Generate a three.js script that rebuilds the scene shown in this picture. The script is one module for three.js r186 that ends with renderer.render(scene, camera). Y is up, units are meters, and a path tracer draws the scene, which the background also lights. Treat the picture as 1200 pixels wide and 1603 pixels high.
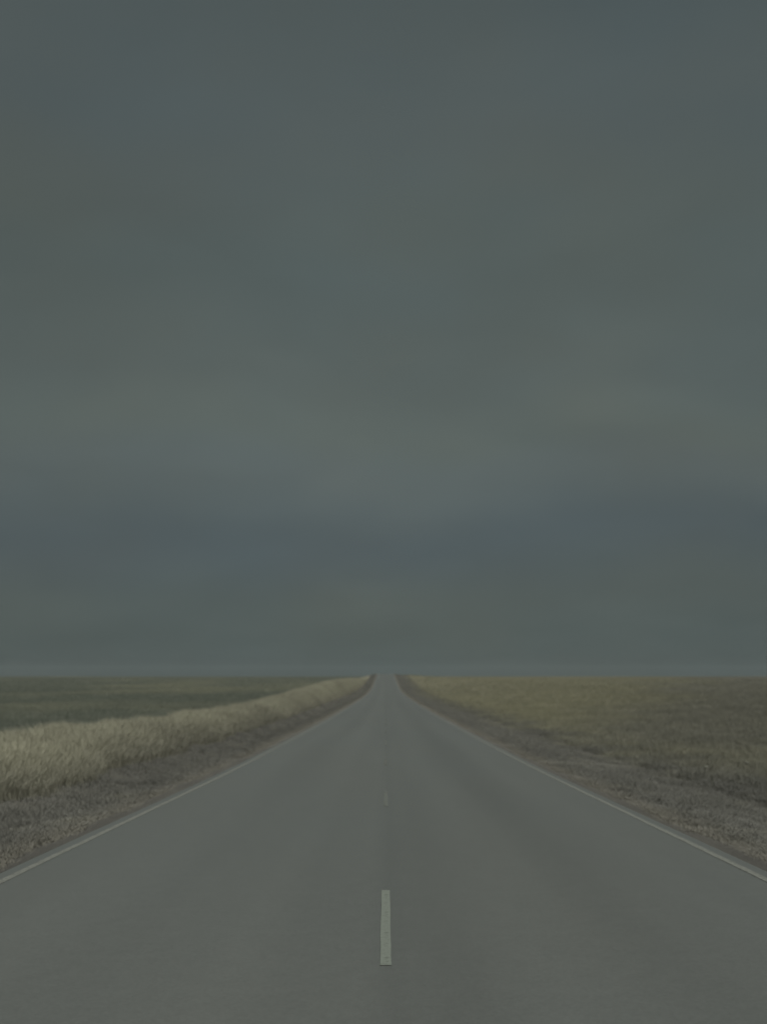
import * as THREE from 'three';
import { ImprovedNoise } from 'three/addons/math/ImprovedNoise.js';

// ---------------------------------------------------------------- camera
const W = 766, H = 1024, S = H / 1603;
const scene = new THREE.Scene();
const camera = new THREE.PerspectiveCamera(2 * Math.atan(801.5 / 2000) * 180 / Math.PI, W / H, 0.1, 20000);
const EYE = 1.75;
camera.position.set(0, EYE, 0);
camera.lookAt(0, EYE, -100);
camera.focus = 9; camera.userData.fStop = 1.8;
camera.setViewOffset(W, H, -3.4 * S, -(1058 - 801.5) * S, W, H);

const renderer = new THREE.WebGLRenderer({ antialias: true });
renderer.setSize(W, H);
renderer.toneMapping = THREE.LinearToneMapping;
const EXPO = 2.2;
renderer.toneMappingExposure = EXPO;
renderer.shadowMap.enabled = true;

// ---------------------------------------------------------------- helpers
let seed = 20417;
const rnd = () => { seed |= 0; seed = seed + 0x6D2B79F5 | 0; let t = Math.imul(seed ^ seed >>> 15, 1 | seed); t = t + Math.imul(t ^ t >>> 7, 61 | t) ^ t; return ((t ^ t >>> 14) >>> 0) / 4294967296; };
const noise = new ImprovedNoise();
const fbm = (x, y, z, o = 4) => { let a = 0.5, s = 0; for (let i = 0; i < o; i++) { s += a * noise.noise(x, y, z); x *= 2.03; y *= 2.03; z *= 2.03; a *= 0.5; } return s; };
const lerp = (a, b, t) => a + (b - a) * t;
const sstep = (a, b, x) => { const t = Math.min(1, Math.max(0, (x - a) / (b - a))); return t * t * (3 - 2 * t); };
const lin = v => { v /= 255; return v <= 0.04045 ? v / 12.92 : Math.pow((v + 0.055) / 1.055, 2.4); };
function curve(pts) {                       // monotone-ish cubic (Catmull-Rom tangents on uneven knots)
  const n = pts.length, m = pts.map((p, i) => {
    const a = pts[Math.max(0, i - 1)], b = pts[Math.min(n - 1, i + 1)];
    return (b[1] - a[1]) / (b[0] - a[0]);
  });
  return x => {
    if (x <= pts[0][0]) return pts[0][1] + m[0] * (x - pts[0][0]);
    if (x >= pts[n - 1][0]) return pts[n - 1][1] + m[n - 1] * (x - pts[n - 1][0]);
    let i = 0; while (x > pts[i + 1][0]) i++;
    const h = pts[i + 1][0] - pts[i][0], t = (x - pts[i][0]) / h, t2 = t * t, t3 = t2 * t;
    return (2 * t3 - 3 * t2 + 1) * pts[i][1] + (t3 - 2 * t2 + t) * h * m[i] + (-2 * t3 + 3 * t2) * pts[i + 1][1] + (t3 - t2) * h * m[i + 1];
  };
}
const lut = pts => x => { if (x <= pts[0][0]) return pts[0].slice(1); for (let i = 0; i < pts.length - 1; i++) if (x <= pts[i + 1][0]) { const t = sstep(pts[i][0], pts[i + 1][0], x); return pts[i].slice(1).map((v, k) => lerp(v, pts[i + 1][k + 1], t)); } return pts[pts.length - 1].slice(1); };

// ---------------------------------------------------------------- sky: heavy layered overcast
{
  const w = 2048, h = 1024, d = new Float32Array(w * h * 4);
  // colour of the cloud deck by elevation (radians), as sRGB levels
  const deck = lut([
    [-0.30, 64, 72, 71], [-0.02, 67, 75, 74], [0.0, 70, 78, 77], [0.022, 80, 89, 87], [0.055, 84, 93, 91], [0.112, 82, 92, 94],
    [0.158, 91, 100, 99], [0.185, 92, 101, 98], [0.23, 88, 97, 95], [0.32, 85, 94, 92], [0.42, 83, 92, 92], [0.53, 77, 87, 88], [0.7, 75, 85, 86], [1.6, 75, 85, 86]]);
  for (let j = 0; j < h; j++) {
    const el = ((j + 0.5) / h - 0.5) * Math.PI, ce = Math.cos(el), se = Math.sin(el);
    for (let i = 0; i < w; i++) {
      const ph = ((i + 0.5) / w - 0.5) * 2 * Math.PI, x = ce * Math.cos(ph), z = ce * Math.sin(ph);
      // clouds seen on a flat deck: stretched along the horizon
      const k = 1 / (Math.max(se, 0) + 0.22), wx = fbm(x * k * 1.5 + 3, z * k * 1.5, 1.7, 3);
      const n1 = fbm(x * k * 2.0 + wx * 0.9, z * k * 2.0 + 7 + wx, 0.4, 5);
      const n2 = fbm(x * 6 + 11, se * 20 + wx * 2, z * 6, 4);
      const c = deck(el + 0.045 * sstep(0.02, 0.1, el) * fbm(x * 4, 3.3, z * 4 + el * 5, 3));
      const az = Math.atan2(x, -z);
      // broad shafts of rain and lighter breaks along the deck
      const rain = -0.04 * sstep(0.13, 0.0, el) * (0.5 + 1.6 * fbm(az * 5 + 2.2, 5, el * 1.5, 3));
      const br = 1 + 0.13 * n1 + 0.05 * n2 * sstep(0.0, 0.05, Math.abs(el)) + rain
        - 0.065 * sstep(0.05, 0.32, Math.abs(Math.sin(az / 2) * 2)) * sstep(1.0, 0.3, el);
      const tint = 1 + 0.16 * fbm(x * 5 + 20, se * 9, z * 5, 3);
      const o = (j * w + i) * 4, lvl = Math.pow(Math.max(br, 0.4), 1) / EXPO;
      d[o] = lin(c[0]) * lvl * (2 - tint) ** 0.5; d[o + 1] = lin(c[1]) * lvl; d[o + 2] = lin(c[2]) * lvl * tint ** 0.5; d[o + 3] = 1;
    }
  }
  const t = new THREE.DataTexture(d, w, h, THREE.RGBAFormat, THREE.FloatType);
  t.mapping = THREE.EquirectangularReflectionMapping; t.magFilter = t.minFilter = THREE.LinearFilter; t.wrapS = THREE.RepeatWrapping;
  t.colorSpace = THREE.LinearSRGBColorSpace; t.needsUpdate = true;
  scene.background = t; scene.environment = t;
}
// the veiled sun, high behind the camera and to the right, spread wide by the cloud
const sun = new THREE.DirectionalLight(new THREE.Color().setRGB(1, 0.985, 0.95), 1.5);
sun.position.set(95, 235, 75); sun.target.position.set(0, 0, -40);
sun.castShadow = true; sun.shadow.radius = 60;
sun.shadow.mapSize.set(4096, 4096);
Object.assign(sun.shadow.camera, { left: -150, right: 150, top: 150, bottom: -150, near: 1, far: 900 });
scene.add(sun, sun.target);
scene.fog = new THREE.FogExp2(new THREE.Color().setRGB(0.26, 0.295, 0.285), 0.00006);

// ---------------------------------------------------------------- lie of the land (d = metres ahead)
const roadY0 = curve([[0, -1.75], [12, -1.96], [36, -2.34], [94, -2.93], [160, -3.40], [235, -3.78], [300, -3.86], [340, -3.72], [430, -2.62], [540, -0.55], [600, 0.55], [640, 0.93], [680, 0.70], [760, -0.8], [900, -4]]);
const roadY = d => EYE + (d < 0 ? -1.75 - 0.0172 * d : d > 900 ? -4 : roadY0(d));
const fieldC = curve([[0, -2.3], [60, -2.55], [120, -2.75], [250, -2.5], [400, -1.75], [635, -1.0], [1200, -0.9], [3000, -1.6], [9000, -4]]);
const fieldY = d => EYE + (d < 0 ? -2.3 - 0.010 * Math.max(d, -400) : fieldC(d));
const bankC = curve([[0, 0.13], [26, 0.15], [40, 0.17], [78, 0.33], [110, 0.72], [160, 1.45], [242, 2.3], [340, 2.35], [430, 1.15], [540, -0.2], [640, -0.9], [760, 0]]);
const bank = d => d < 0 ? 0.13 : d > 760 ? 0 : bankC(d);
const PAVE = 3.84, SHO = 4.75;
function groundY(x, d) {
  const r = roadY(d), f = fieldY(d), ax = Math.abs(x);
  const bump = (0.05 * noise.noise(x * 0.7, d * 0.7, 2.1) + 0.10 * noise.noise(x * 0.16, d * 0.13, 5.1)) * sstep(SHO, SHO + 1.5, ax);
  const roll = 0.9 * noise.noise(x * 0.006, d * 0.004, 9.2) * sstep(60, 400, ax) * sstep(500, 60, Math.max(0, d - 900) * 0.2 + 60);
  if (ax < PAVE - 0.12) return r - 0.25;
  if (ax < PAVE) return r - 0.16;
  const edge = r - 0.075 - 0.05 * (ax - PAVE);
  if (ax < SHO) return edge;
  if (x < 0) {
    const b = bank(d);
    const ditch = lerp(edge, r - 0.28, sstep(SHO, 5.8, ax));
    const up = lerp(ditch, r + b, sstep(5.7, 8.2 + 0.5 * Math.max(0, b - 0.4), ax));
    return lerp(up, f, sstep(9.4 + 0.6 * b, 13 + 2.5 * b, ax)) + bump + roll;
  }
  const dn = lerp(edge, r - 0.62, sstep(SHO, 8.5, ax));
  return lerp(dn, f, sstep(8, 34, ax)) + bump + roll;
}

// ---------------------------------------------------------------- textures
function tex(n, fn, srgb) {
  const a = new Uint8Array(n * n * 4);
  for (let j = 0; j < n; j++) for (let i = 0; i < n; i++) { const c = fn(i / n, j / n, i, j), o = (j * n + i) * 4; a[o] = c[0]; a[o + 1] = c[1]; a[o + 2] = c[2]; a[o + 3] = 255; }
  const t = new THREE.DataTexture(a, n, n, THREE.RGBAFormat); t.wrapS = t.wrapT = THREE.RepeatWrapping;
  t.magFilter = THREE.LinearFilter; t.minFilter = THREE.LinearMipmapLinearFilter; t.generateMipmaps = true;
  if (srgb) t.colorSpace = THREE.SRGBColorSpace; t.needsUpdate = true; return t;
}
// noise that tiles on the unit square
const tn = (u, v, f, s, o = 4) => { const A = 2 * Math.PI, r = f / A; return fbm(Math.cos(u * A) * r + Math.cos(v * A) * r * 0.71 + s, Math.sin(u * A) * r + s * 1.7 + Math.cos(v * A) * r * 0.3, Math.sin(v * A) * r + s * 0.3, o); };
const cl = v => Math.max(0, Math.min(255, v));
const asphaltH = new Float32Array(1024 * 1024);
const cell = Array.from({ length: 128 * 128 }, () => rnd() - 0.5);
const mottle = (u, v) => { const x = u * 128, y = v * 128, i = Math.floor(x), j = Math.floor(y), a = x - i, b = y - j, c = (p, q) => cell[((j + q) & 127) * 128 + ((i + p) & 127)]; return lerp(lerp(c(0, 0), c(1, 0), a), lerp(c(0, 1), c(1, 1), a), b); };
const asphaltMap = tex(1024, (u, v, i, j) => {
  const patch = tn(u, v, 9, 2.2), fine = rnd() - 0.5, grain = rnd();
  const stone = grain > 0.93 ? 26 * rnd() : grain < 0.08 ? -26 * rnd() : 0;
  asphaltH[j * 1024 + i] = 128 + fine * 90 + stone * 2;
  const g = 222 + patch * 7 + fine * 26 + stone * 1.3 + mottle(u, v) * 18;
  return [cl(g + 2), cl(g), cl(g - 3)];
}, true);
const asphaltBump = tex(1024, (u, v, i, j) => { const h = cl(asphaltH[j * 1024 + i]); return [h, h, h]; });
const soilMap = tex(512, (u, v) => {
  const a = tn(u, v, 14, 4.4, 5), b = tn(u, v, 46, 8.1, 3), f = rnd() - 0.5, g = 205 + a * 70 + b * 60 + f * 40;
  return [cl(g + 3), cl(g), cl(g - 8)];
}, true);
const gravelMap = tex(512, () => { const f = rnd(), g = 150 + f * 90 + (rnd() < 0.08 ? -50 : 0); return [cl(g + 4), cl(g), cl(g - 8)]; }, true);
// worn thermoplastic: paint flecked through with the asphalt under it
const paintTex = (wear, s) => tex(256, (u, v) => {
  const n = tn(u, v, 26, s, 4) * 1.4 + (rnd() - 0.5) * 0.9;
  const t = sstep(wear - 0.28, wear + 0.28, n + 0.5), g = lerp(232, 168, t) + (rnd() - 0.5) * 14;
  return [cl(g), cl(g + 1), cl(g - 6)];
}, true);

// ---------------------------------------------------------------- meshes on grids
const steps = (from, to, first, grow, most) => { const a = []; let z = from, s = first; while (z < to) { a.push(z); z += s; s = Math.min(most, s * grow); } a.push(to); return a; };
function sheet(xs, ds, yf, cf, uvs) {
  const nx = xs.length, nd = ds.length, p = new Float32Array(nx * nd * 3), c = new Float32Array(nx * nd * 3), uv = new Float32Array(nx * nd * 2), ix = [];
  for (let j = 0; j < nd; j++) for (let i = 0; i < nx; i++) {
    const o = j * nx + i; p[o * 3] = xs[i]; p[o * 3 + 1] = yf(xs[i], ds[j]); p[o * 3 + 2] = -ds[j];
    const k = cf(xs[i], ds[j]); c.set(k, o * 3); uv[o * 2] = xs[i] / uvs; uv[o * 2 + 1] = ds[j] / uvs;
    if (i < nx - 1 && j < nd - 1) ix.push(o, o + 1, o + nx, o + 1, o + nx + 1, o + nx);
  }
  const g = new THREE.BufferGeometry();
  g.setAttribute('position', new THREE.BufferAttribute(p, 3)); g.setAttribute('color', new THREE.BufferAttribute(c, 3)); g.setAttribute('uv', new THREE.BufferAttribute(uv, 2));
  g.setIndex(ix); g.computeVertexNormals(); return g;
}
function add(name, geo, m, label, category, kind, parent = scene) {
  const o = new THREE.Mesh(geo, m); o.name = name; o.castShadow = o.receiveShadow = true;
  if (label) o.userData.label = label; if (category) o.userData.category = category; if (kind) o.userData.kind = kind;
  parent.add(o); return o;
}

// where the vegetation changes: shared by the soil and by what grows on it
const DRY = [0.335, 0.325, 0.245], GREEN = [0.128, 0.145, 0.112], OLIVE = [0.236, 0.229, 0.152], DARK = [0.150, 0.149, 0.129];
const mix = (a, b, t) => a.map((v, i) => lerp(v, b[i], t));
function cover(x, d) {
  const n = fbm(x * 0.035, d * 0.012, 3.7, 4), m = fbm(x * 0.3, d * 0.18, 7.9, 3);
  let c;
  if (x < 0) {
    const b = bank(d), out = 9.2 + 0.6 * b;
    c = mix(DARK, DRY, sstep(6.8, 7.8, -x + m * 0.9));
    c = mix(c, mix(GREEN, OLIVE, 0.45 * sstep(0.0, 0.5, n + 0.10)), sstep(out, out + 1.2, -x));
  } else {
    const t = sstep(7, 13, x + m * 5) * sstep(24, 62, d + n * 40);          // dry pasture beyond the verge
    c = mix(DARK, OLIVE, t);
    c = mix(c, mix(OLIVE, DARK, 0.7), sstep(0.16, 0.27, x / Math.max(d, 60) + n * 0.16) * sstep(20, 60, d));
  }
  const q = fbm(x * 1.1, d * 0.7, 12.3, 3), st = sstep(0.08, 0.4, q) * 0.45;
  c = mix(c, mix(c, DRY, 0.5), st);
  return c.map(v => v * (1 + 0.35 * m + 0.25 * n + 0.22 * q));
}

const xs = [...steps(SHO, 3000, 0.28, 1.075, 400)].reverse().map(v => -v).concat([-PAVE, -PAVE + 0.13, 0, PAVE - 0.13, PAVE], steps(SHO, 3000, 0.28, 1.075, 400));
const dBack = steps(8, 1500, 2, 1.25, 300).map(v => -v).reverse(), dFwd = steps(-6, 3200, 0.7, 1.011, 300);
const groundMat = new THREE.MeshStandardMaterial({ vertexColors: true, map: soilMap, bumpMap: soilMap, bumpScale: 0.05, roughness: 1 });
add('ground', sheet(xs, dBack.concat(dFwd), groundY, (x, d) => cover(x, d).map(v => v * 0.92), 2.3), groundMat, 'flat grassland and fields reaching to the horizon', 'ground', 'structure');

// ---------------------------------------------------------------- road
const road = new THREE.Group(); road.name = 'road';
road.userData = { label: 'straight two-lane asphalt road dipping and rising to a crest', category: 'road', kind: 'structure' };
scene.add(road);
const roadD = steps(-40, 760, 0.5, 1.01, 3.5);
const crown = x => 0.02 * (1 - Math.abs(x) / PAVE) * 1.6;
const roadMat = new THREE.MeshStandardMaterial({ vertexColors: true, map: asphaltMap, bumpMap: asphaltBump, bumpScale: 0.0012, roughness: 0.42 });
{
  const cx = []; for (let i = 0; i <= 44; i++) cx.push(lerp(-PAVE, PAVE, i / 44));
  cx.splice(22, 1, -0.03, 0.03);
  const A = [0.144, 0.154, 0.143];
  const top = sheet(cx, roadD, (x, d) => roadY(d) + crown(x), (x, d) => {
    const lane = Math.abs(Math.abs(x) - 1.83), track = Math.exp(-(((lane - 0.85) / 0.34) ** 2));
    const oil = Math.exp(-((lane / 0.45) ** 2));
    let k = 1 + 0.035 * track - 0.04 * oil + 0.14 * fbm(x * 0.9, d * 0.03, 1.3, 4) + 0.05 * fbm(x * 2.4, d * 0.25, 6.6, 3);
    if (x > 0.01) k *= 0.96;                                                    // the lane laid later is a touch darker
    k *= 1 - 0.05 * Math.exp(-((x / 0.06) ** 2));                              // paving joint
    const h = 0.03 * fbm(x * 0.4 + 9, d * 0.09, 2.2, 3);
    return [A[0] * k * (1 + h), A[1] * k, A[2] * k * (1 - h)];
  }, 1.9);
  add('asphalt_surface', top, roadMat, null, null, null, road);
  for (const s of [-1, 1]) {                                                  // broken slab edge
    const e = sheet([0, 1], roadD, () => 0, () => [0.1, 0.1, 0.095], 1), p = e.attributes.position;
    for (let i = 0; i < p.count; i++) {
      const low = p.getX(i) > 0.5, d = -p.getZ(i);
      p.setX(i, s * (PAVE + (low ? 0.05 + 0.04 * noise.noise(d * 1.3, s, 0) : 0))); p.setY(i, roadY(d) - (low ? 0.14 : 0));
    }
    e.computeVertexNormals(); add('pavement_edge', e, roadMat, null, null, null, road);
  }
}
const paintMat = (wear, s, c) => new THREE.MeshStandardMaterial({ map: paintTex(wear, s), color: new THREE.Color().setRGB(...c), roughness: 0.7, bumpMap: asphaltBump, bumpScale: 0.002 });
const edgePaint = paintMat(0.62, 1.1, [0.232, 0.238, 0.22]);
const dashPaint = [paintMat(1.05, 3.1, [0.205, 0.227, 0.202]), paintMat(0.38, 4.7, [0.20, 0.215, 0.2]), paintMat(0.30, 6.3, [0.19, 0.20, 0.185])];
function stripe(x0, x1, ds, ragged) {
  const g = sheet([0, 1], ds, () => 0, () => [1, 1, 1], 1), p = g.attributes.position, uv = g.attributes.uv;
  for (let i = 0; i < p.count; i++) {
    const d = -p.getZ(i), e = p.getX(i) > 0.5 ? x1 : x0, x = e + ragged * noise.noise(d * 2.2, e * 7, 1.5);
    p.setX(i, x); p.setY(i, roadY(d) + crown(x) + 0.004); uv.setXY(i, x / 0.9, d / 0.9);
  }
  g.deleteAttribute('color'); g.computeVertexNormals(); return g;
}
for (const s of [-1, 1]) add('edge_line', stripe(s * 3.66 - 0.044, s * 3.66 + 0.044, roadD, 0.012), edgePaint, null, null, null, road);
for (let k = -2, i = 0; k < 53; k++) {
  const d0 = 8.22 + k * 12.0, d1 = d0 + 3.2, n = []; for (let q = 0; q <= 10; q++) n.push(lerp(d0, d1, q / 10));
  const m = k === 0 ? dashPaint[0] : dashPaint[1 + (i++ % 2)];
  add('lane_dash', stripe(-0.036, 0.036, n, 0.006), m, null, null, null, road);
}
// gravel shoulders
const gravelMat = new THREE.MeshStandardMaterial({ vertexColors: true, map: gravelMap, bumpMap: gravelMap, bumpScale: 0.02, roughness: 1 });
for (const s of [-1, 1]) {
  const gx = [0, 0.2, 0.4, 0.6, 0.8, 1];
  const g = sheet(gx, roadD, () => 0, (x, d) => { const k = 1 + 0.5 * fbm(x * 2 + s, d * 0.5, 4.1, 3); return [0.205 * k, 0.207 * k, 0.19 * k]; }, 0.8), p = g.attributes.position;
  for (let i = 0; i < p.count; i++) {
    const u = p.getX(i), d = -p.getZ(i), wd = 0.55 + 0.22 * noise.noise(d * 0.35, 3, s) + 0.10 * noise.noise(d * 1.6, 8, s);
    const ax = PAVE + 0.02 + u * wd; p.setX(i, s * ax); p.setY(i, roadY(d) - 0.055 - 0.05 * (ax - PAVE) - 0.03 * u ** 3 + 0.015 * noise.noise(ax * 9, d * 3, 2));
  }
  if (s < 0) g.index.array.reverse(); g.computeVertexNormals();
  add('gravel_shoulder', g, gravelMat, s < 0 ? 'thin gravel edge between left edge line and grassy bank' : 'thin gravel edge between right edge line and sloping verge', 'shoulder', 'structure');
}

// ---------------------------------------------------------------- grasses
function tuft(blades, ht, wd, spread, lean, seeds) {
  seed = blades * 7919 + 13;
  const p = [], ix = [], c = [];
  for (let b = 0; b < blades; b++) {
    const a = rnd() * 6.283, rr = spread * Math.sqrt(rnd()), bx = Math.cos(a) * rr, bz = Math.sin(a) * rr;
    const h = ht * (0.55 + 0.55 * rnd()), dir = rnd() * 6.283, ln = lean * h * (0.3 + rnd()), tw = rnd() * 3.14, w = wd * (0.7 + 0.6 * rnd());
    const head = rnd() < seeds, seg = head ? [[0, 0.5], [0.45, 0.4], [0.72, 0.3], [0.80, 1.5], [0.92, 1.2], [1, 0.1]] : [[0, 0.8], [0.4, 1], [0.75, 0.65], [1, 0.05]];
    const o = p.length / 3, tone = 0.86 + 0.28 * rnd();
    seg.forEach(([t, k], i) => {
      const cx = bx + Math.cos(dir) * ln * t * t, cz = bz + Math.sin(dir) * ln * t * t, y = h * (t - 0.25 * lean * t * t), hw = w * k / 2;
      p.push(cx - Math.cos(tw) * hw, y, cz - Math.sin(tw) * hw, cx + Math.cos(tw) * hw, y, cz + Math.sin(tw) * hw);
      const v = head && t >= 0.8 ? tone * 1.12 : tone; c.push(v, v, v * 0.97, v, v, v * 0.97);
      if (i) { const q = o + i * 2; ix.push(q - 2, q - 1, q, q - 1, q + 1, q); }
    });
  }
  const g = new THREE.BufferGeometry();
  g.setAttribute('position', new THREE.Float32BufferAttribute(p, 3)); g.setAttribute('color', new THREE.Float32BufferAttribute(c, 3));
  g.setIndex(ix); g.computeVertexNormals(); return g;
}
const bladeMat = new THREE.MeshPhysicalMaterial({ vertexColors: true, roughness: 0.9, side: THREE.DoubleSide, transmission: 0.25, thickness: 0 });
function sow(name, label, geo, spots) {
  const m = new THREE.InstancedMesh(geo, bladeMat, spots.length), q = new THREE.Object3D(), col = new THREE.Color();
  spots.forEach(([x, d, s, c, hs = 1], i) => {
    q.position.set(x, groundY(x, d) - 0.02, -d); q.rotation.set((rnd() - 0.5) * 0.25, rnd() * 6.283, (rnd() - 0.5) * 0.25); q.scale.set(s, s * hs * (0.8 + 0.4 * rnd()), s); q.updateMatrix();
    m.setMatrixAt(i, q.matrix); const k = 0.9 + 0.2 * rnd(); m.setColorAt(i, col.setRGB(c[0] * k, c[1] * k, c[2] * k));
  });
  m.name = name; m.castShadow = m.receiveShadow = true; m.userData = { label, category: 'grass', kind: 'stuff' }; scene.add(m); return m;
}
const logd = (a, b) => a * Math.pow(b / a, rnd());
// tall dry grass on the left bank
{
  const near = tuft(44, 0.70, 0.0065, 0.17, 0.45, 0.3), sp = [];
  for (let i = 0; i < 30000; i++) {
    const d = logd(13, 530), b = bank(d), far = sstep(40, 300, d);
    const x = -(6.75 + 0.35 * noise.noise(d * 0.3, 1, 4) + Math.pow(rnd(), 0.9) * (2.7 + 0.5 * b));
    const ed = sstep(6.4, 7.7, -x);
    sp.push([x, d, lerp(1, 1.35, far), mix(mix(DARK, DRY, 0.5), DRY, ed).map(v => v * (1 + 0.5 * fbm(x * 0.4, d * 0.1, 2.7, 2))), lerp(0.45, 1, ed) * (1 + 0.35 * noise.noise(d * 0.25, x * 0.6, 8)) / lerp(1, 1.5, far) * lerp(1, 0.45, sstep(380, 520, d))]);
  }
  sow('tall_dry_grass', 'tall pale dry grass along the top of the left bank', near, sp);
}
// short verge grass
const shortTuft = tuft(30, 0.19, 0.0055, 0.15, 0.7, 0.05);
for (const s of [-1, 1]) {
  const sp = [];
  for (let i = 0; i < (s < 0 ? 22000 : 42000); i++) {
    const d = logd(9, 660), wdt = s < 0 ? 2.7 : 6.5, x = s * (4.2 + 0.2 * noise.noise(d * 0.35, 3, s) + Math.pow(rnd(), s < 0 ? 1 : 1.4) * wdt);
    const fr = sstep(4.1, 4.9, Math.abs(x)), c = cover(x, d);
    sp.push([x, d, 1 + 0.5 * sstep(60, 300, d), mix([0.19, 0.18, 0.145], c, fr), lerp(0.35, s < 0 ? 0.8 : 0.7, fr) * (1 + 0.8 * noise.noise(x * 0.8, d * 0.4, 3) + 0.4 * noise.noise(x * 2.1, d * 1.4, 5))]);
  }
  sow('verge_grass', s < 0 ? 'short dull grass in the ditch left of the road' : 'short dull grass on the slope right of the road', shortTuft, sp);
}
// field and pasture cover
{
  const fieldTuft = tuft(34, 0.29, 0.009, 0.24, 0.7, 0.08);
  for (const s of [-1, 1]) {
    const sp = [];
    for (let i = 0; i < 70000; i++) {
      const d = logd(s < 0 ? 24 : 12, 900), x0 = s < 0 ? 10 + 1.0 * bank(d) : 8.5, x1 = d * 0.36 + 10;
      if (x1 < x0) continue;
      const x = s * lerp(x0, x1, rnd());
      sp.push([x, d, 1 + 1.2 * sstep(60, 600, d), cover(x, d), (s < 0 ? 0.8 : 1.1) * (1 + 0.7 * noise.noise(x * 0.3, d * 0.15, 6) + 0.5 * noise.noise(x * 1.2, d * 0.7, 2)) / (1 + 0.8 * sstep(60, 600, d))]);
    }
    sow(s < 0 ? 'field_crop' : 'pasture_grass', s < 0 ? 'low dark green crop on the field behind the left bank' : 'olive brown pasture grass on the field right of the road', fieldTuft, sp);
  }
}
// two dry weeds standing clear of the pasture on the right
{
  const stemMat = new THREE.MeshStandardMaterial({ color: new THREE.Color().setRGB(0.17, 0.17, 0.135), roughness: 0.9 });
  const weed = (x, d, hgt, curl, label) => {
    const g = new THREE.Group(); g.name = scene.getObjectByName('dry_weed') ? 'dry_weed_001' : 'dry_weed'; g.position.set(x, groundY(x, d) - 0.02, -d);
    g.userData = { label, category: 'weed', group: 'dry weeds in the right pasture' }; scene.add(g);
    const path = new THREE.CatmullRomCurve3([[0, 0, 0], [0.02, hgt * 0.4, 0.01], [-0.02, hgt * 0.75, 0], [curl * 0.4, hgt * 0.97, 0.02], [curl, hgt * 0.92, 0.03]].map(a => new THREE.Vector3(...a)));
    add('stem', new THREE.TubeGeometry(path, 16, 0.009, 6), stemMat, null, null, null, g);
    for (let i = 0; i < 4; i++) { const l = add('leaf', tuft(1, 0.26, 0.03, 0.001, 0.8, 0), bladeMat2, null, null, null, g); l.position.copy(path.getPoint(0.08 + 0.14 * i)); l.rotation.set(0.5, i * 1.9, 0); }
    const pts = [[0.001, 0], [0.022, 0.02], [0.03, 0.06], [0.022, 0.11], [0.004, 0.15]].map(a => new THREE.Vector2(...a));
    const head = add('seed_head', new THREE.LatheGeometry(pts, 8), stemMat, null, null, null, g);
    head.position.copy(path.getPoint(0.97)); head.rotation.z = -Math.sign(curl) * 2.0;
  };
  const bladeMat2 = new THREE.MeshStandardMaterial({ color: new THREE.Color().setRGB(0.22, 0.22, 0.17), roughness: 0.9, side: THREE.DoubleSide });
  weed(8.95, 32.5, 0.82, 0.16, 'dry weed with a drooping head near the right frame edge');
  weed(8.45, 33.2, 0.66, -0.10, 'smaller upright dry weed just left of the drooping one');
}

renderer.render(scene, camera);
